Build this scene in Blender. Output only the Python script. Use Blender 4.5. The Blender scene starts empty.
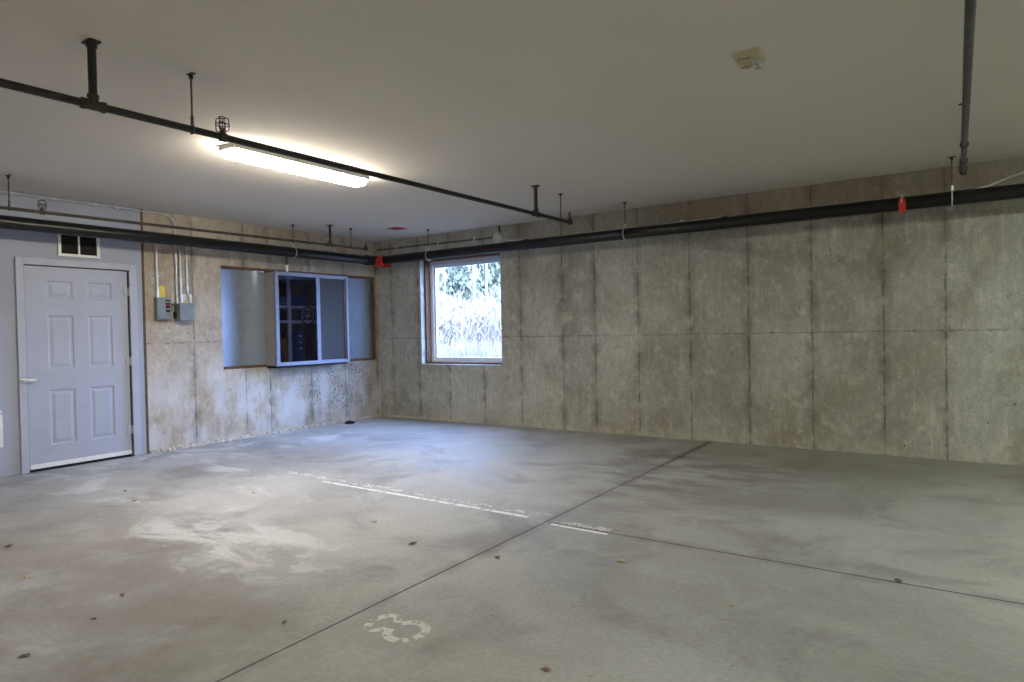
import bpy, bmesh, math, random
from mathutils import Vector, Matrix
random.seed(7)
SC = bpy.context.scene
COL = SC.collection

# ------------------------------------------------------------------ camera
cam_d = bpy.data.cameras.new('camera')
cam = bpy.data.objects.new('camera', cam_d)
COL.objects.link(cam)
SC.camera = cam
yaw, pitch, roll = 0.598112, -0.0148701, -0.0204659
f0 = Vector((-math.sin(yaw), math.cos(yaw), 0)); r0 = Vector((math.cos(yaw), math.sin(yaw), 0)); u0 = Vector((0, 0, 1))
fw = f0*math.cos(pitch) + u0*math.sin(pitch); up = u0*math.cos(pitch) - f0*math.sin(pitch)
rt = r0*math.cos(roll) + up*math.sin(roll); up2 = up*math.cos(roll) - r0*math.sin(roll)
M = Matrix((rt, up2, -fw)).transposed().to_4x4()
M.translation = Vector((7.5539, -7.3713, 1.2958))
cam.matrix_world = M
cam_d.sensor_width = 36
cam_d.lens = 653.03/1024*36
cam_d.clip_start = 0.02
cam_d.clip_end = 300

# ------------------------------------------------------------------ world, exposure
w = bpy.data.worlds.new('overcast_sky'); SC.world = w
w.use_nodes = True
wn = w.node_tree; bg = wn.nodes['Background']
WORLD_STRENGTH = 52.0
bg.inputs[0].default_value = (0.32, 0.50, 1.0, 1)
bg.inputs[1].default_value = WORLD_STRENGTH
SC.view_settings.view_transform = 'Standard'
SC.view_settings.look = 'None'
SC.view_settings.gamma = 1
SC.view_settings.use_curve_mapping = False
SC.view_settings.exposure = 0.0
LAMP = 104.0              # emission of the fluorescent lenses
SC.cycles.use_denoising = True
SC.cycles.max_bounces = 10
SC.cycles.diffuse_bounces = 6
SC.cycles.sample_clamp_indirect = 6

# daylight portal in the window opening: tells Cycles where the sky light comes in, emits nothing
pd = bpy.data.lights.new('window_portal', 'AREA'); pd.shape = 'RECTANGLE'; pd.size = 1.4; pd.size_y = 1.5
pd.cycles.is_portal = True
po = bpy.data.objects.new('window_portal', pd); COL.objects.link(po)
po.location = (1.63, 0.32, 1.6); po.rotation_euler = (-math.pi/2, 0, 0)

H = 2.75

# ------------------------------------------------------------------ helpers
def lin(c):
    return c/12.92 if c <= .04045 else ((c+.055)/1.055)**2.4
def rgb(r, g, b):
    return (lin(r/255), lin(g/255), lin(b/255), 1)

class NT:
    """small node-tree writer"""
    def __init__(s, name):
        s.m = bpy.data.materials.new(name); s.m.use_nodes = True
        s.t = s.m.node_tree; s.b = s.t.nodes['Principled BSDF']; s.out = s.t.nodes['Material Output']
    def n(s, typ, **kw):
        nd = s.t.nodes.new(typ)
        for k, v in kw.items(): setattr(nd, k, v)
        return nd
    def l(s, a, b): s.t.links.new(a, b)
    def setin(s, sock, v):
        if hasattr(v, 'is_output'): s.l(v, sock)
        else: sock.default_value = v
    def math(s, op, a, b=0.0, clamp=False):
        nd = s.n('ShaderNodeMath', operation=op, use_clamp=clamp)
        s.setin(nd.inputs[0], a); s.setin(nd.inputs[1], b)
        return nd.outputs[0]
    def mix(s, f, a, b, blend='MIX'):
        nd = s.n('ShaderNodeMix', data_type='RGBA', blend_type=blend)
        s.setin(nd.inputs[0], f); s.setin(nd.inputs[6], a); s.setin(nd.inputs[7], b)
        return nd.outputs[2]
    def smooth(s, x, lo, hi, a=0.0, b=1.0):
        nd = s.n('ShaderNodeMapRange', interpolation_type='SMOOTHSTEP')
        s.setin(nd.inputs[0], x)
        nd.inputs[1].default_value = lo; nd.inputs[2].default_value = hi
        nd.inputs[3].default_value = a; nd.inputs[4].default_value = b
        return nd.outputs[0]
    def pos(s, scale=(1, 1, 1), loc=(0, 0, 0)):
        g = s.n('ShaderNodeNewGeometry')
        mp = s.n('ShaderNodeMapping'); mp.inputs['Scale'].default_value = scale; mp.inputs['Location'].default_value = loc
        s.l(g.outputs['Position'], mp.inputs['Vector'])
        return mp.outputs[0]
    def xyz(s):
        g = s.n('ShaderNodeNewGeometry'); sp = s.n('ShaderNodeSeparateXYZ')
        s.l(g.outputs['Position'], sp.inputs[0])
        return sp.outputs
    def noise(s, vec, scale, detail=4, rough=.55, dist=0.0):
        nd = s.n('ShaderNodeTexNoise'); s.l(vec, nd.inputs['Vector'])
        nd.inputs['Scale'].default_value = scale; nd.inputs['Detail'].default_value = detail
        nd.inputs['Roughness'].default_value = rough; nd.inputs['Distortion'].default_value = dist
        return nd.outputs[0]
    def bump(s, h, strength=.3, dist=.005):
        nd = s.n('ShaderNodeBump'); nd.inputs['Strength'].default_value = strength; nd.inputs['Distance'].default_value = dist
        s.setin(nd.inputs['Height'], h); s.l(nd.outputs[0], s.b.inputs['Normal'])
    def dmin(s, coord, js):
        """distance to the nearest of the values js"""
        r = None
        for j in js:
            d = s.math('ABSOLUTE', s.math('SUBTRACT', coord, j))
            r = d if r is None else s.math('MINIMUM', r, d)
        return r

def simple(name, col, rough=.5, metal=0.0, var=.10, scale=18, bump=0.0, spec=None, stretch=(1, 1, 1)):
    """paint / metal / plastic with a little uneven colour and wear"""
    t = NT(name)
    p = t.pos(stretch)
    n = t.noise(p, scale, 5)
    dark = tuple(c*(1-var*1.6) for c in col[:3])+(1,)
    light = tuple(min(1, c*(1+var)) for c in col[:3])+(1,)
    t.l(t.mix(t.smooth(n, .3, .7), dark, light), t.b.inputs['Base Color'])
    t.b.inputs['Roughness'].default_value = rough
    t.b.inputs['Metallic'].default_value = metal
    if spec is not None: t.b.inputs['Specular IOR Level'].default_value = spec
    if bump: t.bump(t.noise(p, scale*4, 3), bump, .003)
    return t.m

class MB:
    """collects solids into one mesh"""
    def __init__(s): s.bm = bmesh.new()
    def box(s, x0, x1, y0, y1, z0, z1, bev=0.0, seg=2):
        b = bmesh.new()
        bmesh.ops.create_cube(b, size=1)
        for v in b.verts:
            v.co = Vector((x0+(v.co.x+.5)*(x1-x0), y0+(v.co.y+.5)*(y1-y0), z0+(v.co.z+.5)*(z1-z0)))
        if bev: bmesh.ops.bevel(b, geom=b.edges[:], offset=bev, segments=seg, affect='EDGES', profile=.6)
        s.add(b); return s
    def add(s, b, mat=None):
        if mat is not None: b.transform(mat)
        me = bpy.data.meshes.new('t'); b.to_mesh(me); b.free()
        s.bm.from_mesh(me); bpy.data.meshes.remove(me)
    def tube(s, pts, r, seg=12, caps=True):
        """round tube through points; r may be a list"""
        pts = [Vector(p) for p in pts]; n = len(pts)
        rs = r if isinstance(r, (list, tuple)) else [r]*n
        tang = []
        for i in range(n):
            a = pts[max(i-1, 0)]; b = pts[min(i+1, n-1)]
            if i in (0, n-1) or (pts[i]-pts[i-1]).length < 1e-6: d = b-a
            else: d = (pts[i]-pts[i-1]).normalized()+(pts[i+1]-pts[i]).normalized()
            tang.append(d.normalized() if d.length > 1e-9 else Vector((0, 0, 1)))
        ref = Vector((0, 0, 1)) if abs(tang[0].z) < .9 else Vector((1, 0, 0))
        u = tang[0].cross(ref).normalized(); rings = []
        for i in range(n):
            t = tang[i]; u = (u-t*u.dot(t)).normalized(); v = t.cross(u)
            rings.append([s.bm.verts.new(pts[i]+(u*math.cos(2*math.pi*k/seg)+v*math.sin(2*math.pi*k/seg))*rs[i]) for k in range(seg)])
        for i in range(n-1):
            for k in range(seg):
                s.bm.faces.new((rings[i][k], rings[i][(k+1) % seg], rings[i+1][(k+1) % seg], rings[i+1][k]))
        if caps:
            s.bm.faces.new(rings[0][::-1]); s.bm.faces.new(rings[-1])
        return s
    def ring(s, c, axis, R, r, seg=20, sub=8, a0=0, a1=2*math.pi):
        c = Vector(c); ax = Vector(axis).normalized()
        u = ax.orthogonal().normalized(); v = ax.cross(u)
        full = abs(a1-a0-2*math.pi) < 1e-6
        n = seg if full else seg+1
        pts = [c+(u*math.cos(a0+(a1-a0)*k/seg)+v*math.sin(a0+(a1-a0)*k/seg))*R for k in range(n)]
        if full: pts.append(pts[0]); 
        return s.tube(pts, r, sub, caps=not full)
    def extrude(s, outline, z0, z1, mat=None):
        """prism over a polygon outline [(x,y)]"""
        b = bmesh.new()
        lo = [b.verts.new((x, y, z0)) for x, y in outline]; hi = [b.verts.new((x, y, z1)) for x, y in outline]
        n = len(outline)
        b.faces.new(lo[::-1]); b.faces.new(hi)
        for i in range(n): b.faces.new((lo[i], lo[(i+1) % n], hi[(i+1) % n], hi[i]))
        s.add(b, mat); return s
    def build(s, name, mat, parent=None, smooth=False):
        bmesh.ops.recalc_face_normals(s.bm, faces=s.bm.faces[:])
        me = bpy.data.meshes.new(name); s.bm.to_mesh(me); s.bm.free()
        me.materials.append(mat)
        if smooth:
            for p in me.polygons: p.use_smooth = True
            me.set_sharp_from_angle(angle=math.radians(40))
        o = bpy.data.objects.new(name, me); COL.objects.link(o)
        if parent is not None: 
            o.parent = parent
            o.matrix_parent_inverse = parent.matrix_world.inverted() if parent.type == 'MESH' else Matrix.Translation(-parent.location)
        return o

def tag(o, label, cat, group=None, kind=None):
    o['label'] = label; o['category'] = cat
    if group: o['group'] = group
    if kind: o['kind'] = kind
    return o
def thing(name, loc, label, cat, group=None):
    """an Empty at the thing's base; parts are modelled in world space and parented to it"""
    o = bpy.data.objects.new(name, None); COL.objects.link(o)
    o.location = loc; o.empty_display_size = .05
    return tag(o, label, cat, group)
def struct(o, label=None):
    o['kind'] = 'structure'
    if label: o['label'] = label
    return o
def text_mesh(name, body, size, depth, mat, mw, parent, squash=1.0):
    cu = bpy.data.curves.new(name, 'FONT'); cu.body = body; cu.size = size; cu.extrude = depth
    cu.align_x = 'CENTER'; cu.align_y = 'CENTER'
    tmp = bpy.data.objects.new('tmp', cu); COL.objects.link(tmp)
    dg = bpy.context.evaluated_depsgraph_get(); dg.update()
    me = bpy.data.meshes.new_from_object(tmp.evaluated_get(dg)); me.name = name
    bpy.data.objects.remove(tmp); bpy.data.curves.remove(cu)
    me.transform(mw)
    me.materials.clear(); me.materials.append(mat)
    o = bpy.data.objects.new(name, me); COL.objects.link(o)
    o.parent = parent
    o.matrix_parent_inverse = Matrix.Translation(-parent.location)
    return o

# ------------------------------------------------------------------ materials
def concrete_wall(name, axis, vj, zj, cols, warm, mold=None, base_dirt=True):
    """board-formed concrete: vertical and horizontal form joints, panel tints, streaks, bug holes"""
    t = NT(name)
    X = t.xyz(); c = X[axis]; z = X[2]
    p = t.pos()
    wob = t.math('MULTIPLY', t.math('SUBTRACT', t.noise(p, 14, 5), .5), .022)
    cw = t.math('ADD', c, wob)
    lo, hi = min(vj)-.7, max(vj)+.7
    ramp = t.n('ShaderNodeValToRGB'); ramp.color_ramp.interpolation = 'CONSTANT'
    t.l(t.math('DIVIDE', t.math('SUBTRACT', cw, lo), hi-lo), ramp.inputs[0])
    el = ramp.color_ramp.elements
    rng = random.Random(name)
    sv = sorted(vj); el[0].position = 0; 
    def g(): 
        v = .80+.20*rng.random(); d = (rng.random()-.5)*.03
        return (v+d, v, v-d, 1)
    el[0].color = g(); el[1].position = (sv[0]-lo)/(hi-lo); el[1].color = g()
    for j in sv[1:]:
        e = el.new((j-lo)/(hi-lo)); e.color = g()
    big = t.smooth(t.noise(p, 1.1, 6, .6, .4), .32, .68)
    col = t.mix(big, cols[0], cols[1])
    # warm rusty water marks
    wm = t.smooth(t.noise(t.pos((1, 1, .45), (3.1, 2.2, 5)), 1.7, 5, .6, .3), .52, .74)
    col = t.mix(t.math('MULTIPLY', wm, .55), col, warm)
    col = t.mix(.85, col, ramp.outputs[0], 'MULTIPLY')
    # vertical streaks of the form boards
    st = t.noise(t.pos((1, 1, .05)), 26, 5, .65)
    col = t.mix(t.smooth(st, .5, .8, 0, .34), col, tuple(x*.55 for x in cols[0][:3])+(1,))
    st2 = t.noise(t.pos((1, 1, .09), (9, 4, 1)), 16, 5, .65)
    col = t.mix(t.smooth(st2, .52, .78, 0, .40), col, tuple(min(1, x*1.45) for x in cols[1][:3])+(1,))
    fine = t.noise(p, 55, 6, .7)
    mid = t.noise(t.pos((1, 1, .6), (3, 1, 9)), 19, 7, .72)
    col = t.mix(t.smooth(mid, .42, .70, 0, .38), col, tuple(x*.55 for x in cols[0][:3])+(1,))
    col = t.mix(t.smooth(mid, .30, .48, .35, 0), col, tuple(min(1, x*1.3) for x in cols[1][:3])+(1,))
    col = t.mix(t.smooth(fine, .35, .65, .0, .42), col, tuple(x*.62 for x in cols[0][:3])+(1,))
    # cloudy cement bleed
    cl = t.noise(t.pos((1, 1, .8), (7, 3, 2)), 7.5, 8, .72, .15)
    col = t.mix(t.smooth(cl, .50, .76, 0, .36), col, tuple(min(1, x*1.5) for x in cols[1][:3])+(1,))
    cl2 = t.noise(t.pos((1, 1, .7), (1, 8, 4)), 4.2, 8, .7, .2)
    col = t.mix(t.smooth(cl2, .54, .76, 0, .40), col, tuple(x*.5 for x in cols[0][:3])+(1,))
    # bug holes
    hole = t.smooth(t.noise(t.pos((1, 1, .75)), 30, 3, .5), .66, .71)
    keep = t.smooth(t.noise(p, 2.6, 3), .48, .62)
    hole = t.math('MULTIPLY', hole, keep)
    col = t.mix(t.math('MULTIPLY', hole, .75), col, rgb(40, 38, 34))
    if mold is not None:
        y0, y1, z0, z1 = mold
        a = t.smooth(c, y0-.25, y0+.15); b = t.smooth(c, y1-.05, y1+.1, 1, 0)
        d = t.smooth(z, z0-.1, z0+.35); e = t.smooth(z, z1-.02, z1+.03, 1, 0)
        zone = t.math('MULTIPLY', t.math('MULTIPLY', a, b), t.math('MULTIPLY', d, e))
        # pale lime bloom on the lower half
        lime = t.math('MULTIPLY', t.smooth(z, .2, 1.5, 1, 0), t.smooth(t.noise(t.pos((1, 1, .6), (5, 5, 0)), 3.2, 6, .65), .38, .62))
        col = t.mix(t.math('MULTIPLY', lime, .75), col, rgb(206, 206, 208))
        sp = t.noise(t.pos((1, 1, .5)), 46, 6, .75)
        cl = t.noise(t.pos((1, 1, .4)), 3.8, 3)
        m = t.math('MULTIPLY', t.math('MULTIPLY', t.smooth(sp, .48, .60), t.smooth(cl, .40, .60)), zone)
        col = t.mix(t.math('MULTIPLY', m, .85), col, rgb(56, 58, 66))
    # joints
    dv = t.dmin(cw, vj)
    zw = t.math('ADD', z, wob)
    dh = t.dmin(zw, zj)
    brk = t.smooth(t.noise(t.pos((1, 1, 1.0), (2, 0, 7)), 7, 6, .7), .38, .62, .12, 1)
    jv = t.math('MULTIPLY', t.smooth(dv, .003, .016, 1, 0), brk)
    jh = t.math('MULTIPLY', t.smooth(dh, .002, .014, .75, 0), brk)
    halo = t.math('MULTIPLY', t.smooth(dv, .01, .10, .38, 0), t.smooth(t.noise(p, 3.5, 4), .42, .62))
    j = t.math('MAXIMUM', jv, jh)
    col = t.mix(halo, col, rgb(70, 64, 52))
    col = t.mix(t.math('MULTIPLY', j, .6), col, rgb(58, 53, 44))
    if base_dirt:
        bd = t.math('MULTIPLY', t.smooth(z, .02, .16, 1, 0), t.smooth(t.noise(p, 7, 5), .4, .6))
        col = t.mix(t.math('MULTIPLY', bd, .45), col, rgb(196, 190, 172))
    if axis == 0:    # brown band along the top of the wall, stronger towards the right
        bz = t.math('ADD', z, t.math('MULTIPLY', t.math('SUBTRACT', t.noise(t.pos((1, 1, .3), (2, 2, 2)), 1.2, 4), .5), .10))
        bx = t.smooth(c, 3.2, 5.0, .35, 1)
        col = t.mix(t.math('MULTIPLY', t.math('MULTIPLY', t.smooth(bz, 2.36, 2.44), bx), .62), col, rgb(104, 84, 62))
    t.l(col, t.b.inputs['Base Color'])
    t.b.inputs['Roughness'].default_value = .85
    t.b.inputs['Specular IOR Level'].default_value = .25
    hgt = t.math('SUBTRACT', t.math('ADD', t.math('MULTIPLY', fine, .25), t.math('MULTIPLY', st, .2)),
                 t.math('ADD', j, t.math('MULTIPLY', hole, .8)))
    t.bump(hgt, .55, .006)
    return t.m

VJ_BACK = [.28, .83, 1.42, 2.05, 2.68, 3.33, 3.80, 4.38, 5.02, 5.67, 6.31, 6.96, 7.47, 8.12, 8.77, 9.42, 10.07]
VJ_LEFT = [-3.05, -2.37, -2.01, -1.34, -.72, -.07]
m_back = concrete_wall('board_formed_concrete', 0, VJ_BACK, [1.22], (rgb(164, 161, 150), rgb(196, 195, 186)), rgb(134, 118, 94))
m_left = concrete_wall('weathered_concrete', 1, VJ_LEFT, [1.24], (rgb(172, 160, 142), rgb(202, 192, 174)), rgb(166, 144, 116), mold=(-1.55, -.2, .1, .86))

def floor_mat():
    t = NT('stained_floor_concrete')
    X = t.xyz(); x, y = X[0], X[1]; p = t.pos()
    n1 = t.smooth(t.noise(p, .55, 6, .6, .5), .34, .66)
    col = t.mix(n1, rgb(148, 147, 144), rgb(178, 178, 176))
    n2 = t.smooth(t.noise(t.pos((1, 1, 1), (4, 9, 0)), 1.3, 7, .65, .6), .46, .72)
    col = t.mix(t.math('MULTIPLY', n2, .6), col, rgb(114, 110, 104))
    n3 = t.smooth(t.noise(t.pos((1, 1, 1), (1, 2, 3)), 3.4, 8, .7, 1.0), .5, .72)
    col = t.mix(t.math('MULTIPLY', n3, .40), col, rgb(182, 184, 180))
    # brownish tyre-dirt patch near the front left
    def blob(cx, cy, rx, ry, soft=.6):
        a = t.math('POWER', t.math('DIVIDE', t.math('SUBTRACT', x, cx), rx), 2.0)
        b = t.math('POWER', t.math('DIVIDE', t.math('SUBTRACT', y, cy), ry), 2.0)
        return t.smooth(t.math('ADD', a, b), 1-soft, 1+soft, 1, 0)
    br = t.math('MULTIPLY', blob(3.5, -5.9, 1.6, 1.0), t.smooth(t.noise(p, 2.2, 5), .3, .6))
    col = t.mix(t.math('MULTIPLY', br, .45), col, rgb(116, 100, 92))
    smear = t.math('MULTIPLY', blob(5.5, -1.7, .95, 1.2, .8), t.smooth(t.noise(t.pos((.6, 1.6, 1), (3, 3, 3)), 2.6, 8, .7), .42, .62))
    col = t.mix(t.math('MULTIPLY', smear, .55), col, rgb(96, 90, 82))
    strip = t.math('MULTIPLY', t.smooth(y, -1.7, -.7), t.smooth(x, 4.2, 5.6))
    col = t.mix(t.math('MULTIPLY', strip, .45), col, rgb(110, 104, 88))
    # lime / road-salt bloom
    s = t.noise(t.pos((.75, 1.5, 1), (0, 3, 6)), 2.3, 10, .66, .5)
    sb = blob(3.75, -5.02, .95, .44, .9)
    salt = t.math('MULTIPLY', t.smooth(t.math('ADD', s, t.math('MULTIPLY', sb, .16)), .58, .74), sb)
    s2 = t.noise(t.pos((.8, 1.3, 1), (8, 1, 6)), 1.7, 9, .66, .6)
    salt2 = t.math('MULTIPLY', t.smooth(s2, .52, .68), blob(1.7, -4.2, 1.9, 1.1, .5))
    salt3 = t.math('MULTIPLY', t.smooth(s2, .47, .60), blob(.55, -2.6, .6, 2.2, .5))
    sl = t.math('MAXIMUM', t.math('MULTIPLY', salt, .68), t.math('MAXIMUM', t.math('MULTIPLY', salt2, .6), t.math('MULTIPLY', salt3, .5)))
    col = t.mix(sl, col, rgb(216, 216, 216))
    fine = t.noise(p, 42, 6, .7)
    col = t.mix(t.smooth(fine, .35, .68, 0, .20), col, rgb(84, 82, 76))
    spk = t.smooth(t.noise(p, 26, 3, .5), .70, .76)
    col = t.mix(t.math('MULTIPLY', spk, .45), col, rgb(70, 66, 58))
    # control joints
    wob = t.math('MULTIPLY', t.math('SUBTRACT', t.noise(p, 3, 3), .5), .012)
    dx = t.math('ABSOLUTE', t.math('SUBTRACT', t.math('ADD', x, wob), 5.24))
    dy = t.math('ABSOLUTE', t.math('SUBTRACT', t.math('ADD', y, wob), -3.615))
    dy = t.math('ADD', dy, t.smooth(x, 5.22, 5.26, 1, 0))
    d = t.math('MINIMUM', dx, dy)
    halo = t.math('MULTIPLY', t.smooth(d, .0, .10, .30, 0), t.smooth(t.noise(p, 2.5, 4), .4, .6))
    far = t.math('MULTIPLY', t.smooth(dx, .02, .06, .55, 0), t.smooth(y, -1.9, -.9))
    col = t.mix(t.math('MAXIMUM', halo, far), col, rgb(70, 66, 58))
    j = t.smooth(d, .004, .0085, 1, 0)
    col = t.mix(t.math('MULTIPLY', j, .85), col, rgb(48, 45, 40))
    t.l(col, t.b.inputs['Base Color'])
    t.l(t.smooth(n1, 0, 1, .62, .78), t.b.inputs['Roughness'])
    t.b.inputs['Specular IOR Level'].default_value = .3
    t.bump(t.math('SUBTRACT', t.math('MULTIPLY', fine, .2), j), .4, .004)
    return t.m
m_floor = floor_mat()

m_ceiling = simple('painted_ceiling', rgb(214, 207, 197), .9, var=.008, scale=2.2, bump=.08, spec=.15)
m_blue = simple('blue_grey_wall_paint', rgb(158, 163, 178), .6, var=.03, scale=3, bump=.05)
m_door = simple('blue_grey_door_paint', rgb(166, 171, 186), .5, var=.025, scale=4)
m_doorframe = simple('blue_grey_frame_paint', rgb(172, 176, 188), .5, var=.03, scale=6)
m_rawwall = simple('rough_concrete_far', rgb(140, 136, 124), .9, var=.10, scale=3)
m_wood = simple('bare_buck_timber', rgb(98, 70, 46), .8, var=.22, scale=22, bump=.2)
m_ply = simple('raw_plywood_edge', rgb(96, 74, 56), .8, var=.2, scale=24)
m_vinyl = simple('white_vinyl', rgb(226, 230, 238), .35, var=.02)
m_black_pipe = simple('black_steel_pipe', rgb(26, 24, 24), .33, metal=.3, var=.25, scale=9)
m_branch = simple('dark_oiled_steel', rgb(40, 35, 31), .42, metal=.25, var=.25, scale=14)
m_rusty = simple('rusted_steel_pipe', rgb(64, 54, 46), .6, metal=.3, var=.25, scale=16)
m_greypipe = simple('grey_steel_pipe', rgb(74, 74, 76), .34, metal=.6, var=.22, scale=7)
m_iron = simple('cast_iron_fitting', rgb(66, 56, 45), .6, metal=.3, var=.25, scale=30, bump=.2)
m_rod = simple('threaded_steel_rod', rgb(98, 92, 84), .5, metal=.7, var=.15, scale=40)
m_zinc = simple('zinc_plated_steel', rgb(206, 206, 204), .34, metal=.75, var=.08, scale=24)
m_emt = simple('galvanised_conduit', rgb(200, 200, 200), .36, metal=.55, var=.07, scale=14)
m_galv = simple('galvanised_sheet', rgb(150, 160, 174), .36, metal=.55, var=.05, scale=7)
m_galv_lit = simple('window_lit_galvanised_sheet', rgb(176, 190, 206), .30, metal=.85, var=.05, scale=7)  # lit copy of the sheet: lighter and bluer for the window light it catches
m_casing = simple('dull_casing_sheet', rgb(150, 146, 140), .5, metal=.2, var=.06, scale=7)
m_alu = simple('mill_aluminium_frame', rgb(122, 128, 146), .6, metal=.0, var=.05, scale=12)
m_greybox = simple('grey_enamel_steel', rgb(126, 136, 144), .42, var=.05, scale=12)
m_red = simple('red_paint', rgb(188, 46, 36), .5, var=.10, scale=20)
m_redplate = simple('red_plate_paint', rgb(160, 44, 44), .5, var=.1, scale=20)
m_white = simple('white_enamel', rgb(226, 226, 222), .4, var=.03)
m_dark = simple('painted_gap_shade', rgb(20, 18, 15), .9, var=.1)  # near-black that paints in the shade of gaps and openings
m_blacklab = simple('black_label', rgb(20, 20, 22), .5, var=.05)
m_yellow = simple('yellow_tag_card', rgb(226, 204, 84), .6, var=.06)
m_paper = simple('paper_sheet', rgb(226, 222, 204), .8, var=.06)
m_pink = simple('pink_paper', rgb(214, 190, 180), .8, var=.06)
m_cream = simple('aged_cream_plastic', rgb(184, 178, 144), .5, var=.04)
m_rubber = simple('black_rubber', rgb(24, 24, 26), .7, var=.12)
m_rack = simple('pale_rack_steel', rgb(168, 176, 206), .5, var=.08)
m_rackwall = simple('storage_room_wall', rgb(130, 124, 130), .9, var=.12, scale=3)
m_rackblue = simple('dark_blue_enamel', rgb(62, 72, 124), .5, var=.08)
m_card = simple('brown_cardboard', rgb(150, 110, 76), .8, var=.12)
m_binp = simple('blue_bin_plastic', rgb(64, 74, 120), .5, var=.08)
m_crumb = simple('lime_crumbs', rgb(190, 184, 172), .95, var=.22, scale=34, bump=.5)

def screen_mat():
    t = NT('insect_screen')
    p = t.pos()
    wv = t.n('ShaderNodeTexWave'); wv.bands_direction = 'Z'; t.l(p, wv.inputs['Vector']); wv.inputs['Scale'].default_value = 30
    t.l(t.mix(t.smooth(wv.outputs[1], .2, .8), rgb(46, 44, 44), rgb(56, 54, 54)), t.b.inputs['Base Color'])
    t.b.inputs['Roughness'].default_value = .8
    return t.m
m_screen = screen_mat()

def glass_mat(name, gloss=.10, tint=(1, 1, 1, 1)):
    t = NT(name)
    tr = t.n('ShaderNodeBsdfTransparent'); tr.inputs[0].default_value = tint
    gl = t.n('ShaderNodeBsdfGlossy'); gl.inputs['Roughness'].default_value = .03
    lw = t.n('ShaderNodeLayerWeight'); lw.inputs[0].default_value = .25
    ms = t.n('ShaderNodeMixShader')
    t.l(t.math('MULTIPLY', t.math('ADD', lw.outputs['Fresnel'], .02), gloss*6, True), ms.inputs[0])
    t.l(tr.outputs[0], ms.inputs[1]); t.l(gl.outputs[0], ms.inputs[2]); t.l(ms.outputs[0], t.out.inputs['Surface'])
    return t.m
m_glass = glass_mat('clear_window_glass', .10, (.97, .99, 1, 1))
m_glass_dim = glass_mat('dusty_window_glass', .03, (.80, .82, .9, 1))

def lens_mat(name, col, strength):
    t = NT(name)
    t.b.inputs['Base Color'].default_value = (.85, .85, .82, 1)
    t.b.inputs['Emission Color'].default_value = col
    t.b.inputs['Emission Strength'].default_value = strength
    t.b.inputs['Roughness'].default_value = .3
    return t.m

def worn_paint(name, col, keep, scale=16):
    """thin floor paint rubbed away in patches"""
    t = NT(name); p = t.pos()
    n = t.noise(p, scale, 7, .72); n2 = t.noise(p, scale*.22, 4)
    k = t.smooth(t.math('ADD', n, t.math('MULTIPLY', t.math('SUBTRACT', n2, .5), .5)), keep-.05, keep+.05)
    t.b.inputs['Base Color'].default_value = col; t.b.inputs['Roughness'].default_value = .7
    tr = t.n('ShaderNodeBsdfTransparent'); ms = t.n('ShaderNodeMixShader')
    t.l(k, ms.inputs[0]); t.l(tr.outputs[0], ms.inputs[1]); t.l(t.b.outputs[0], ms.inputs[2]); t.l(ms.outputs[0], t.out.inputs['Surface'])
    return t.m
m_line = worn_paint('worn_white_line_paint', rgb(226, 226, 224), .42, 18)
m_line2 = worn_paint('very_worn_line_paint', rgb(206, 206, 206), .52, 30)
m_num = worn_paint('worn_white_numeral_paint', rgb(200, 200, 194), .43, 26)

# ------------------------------------------------------------------ room shell
XR, YF = 12.6, -12.6
fl = struct(MB().box(-.3, XR+.2, YF-.2, .25, -.2, 0).build('floor', m_floor), 'bare stained concrete garage floor with saw-cut joints')
struct(MB().box(-2.7, XR+.2, YF-.2, .25, H, H+.2).build('ceiling', m_ceiling), 'plain painted garage ceiling')
# back wall with window opening x .89-2.36, z .83-2.40
WX0, WX1, WZ0, WZ1 = .882, 2.36, .83, 2.40
b = MB()
b.box(-.25, WX0, 0, .25, 0, H); b.box(WX1, XR, 0, .25, 0, H)
b.box(WX0, WX1, 0, .25, 0, WZ0); b.box(WX0, WX1, 0, .25, WZ1, H)
struct(b.build('wall_back', m_back), 'board-formed concrete wall with vertical form joints')
# left concrete wall with sheet-metal window opening
OY0, OY1, OZ0, OZ1 = -2.68, -.09, .89, 2.19
b = MB()
b.box(-.25, 0, -3.62, OY0, 0, H); b.box(-.25, 0, OY1, 0, 0, H)
b.box(-.25, 0, OY0, OY1, 0, OZ0); b.box(-.25, 0, OY0, OY1, OZ1, H)
struct(b.build('wall_left', m_left), 'stained concrete wall holding the sheet metal window bay')
# painted stud partition with the door opening y -4.78..-3.78, z 0..2.045
DY0, DY1, DZ1 = -4.775, -3.79, 2.05
b = MB()
b.box(-.12, .02, YF, DY0, 0.005, H); b.box(-.12, .02, DY1, -3.645, 0.005, H); b.box(-.12, .02, DY0, DY1, DZ1, H)
struct(b.build('wall_partition', m_blue), 'blue-grey painted partition around the panel door')
struct(MB().box(-.12, .026, -3.645, -3.62, 0.005, H).build('trim_1', m_ply), 'raw brown plywood edge at the end of the blue partition')
struct(MB().box(XR, XR+.2, YF, .25, 0, H).build('wall_right', m_rawwall))
struct(MB().box(-.3, XR+.2, YF-.2, YF, 0, H).build('wall_front', m_rawwall))

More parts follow.
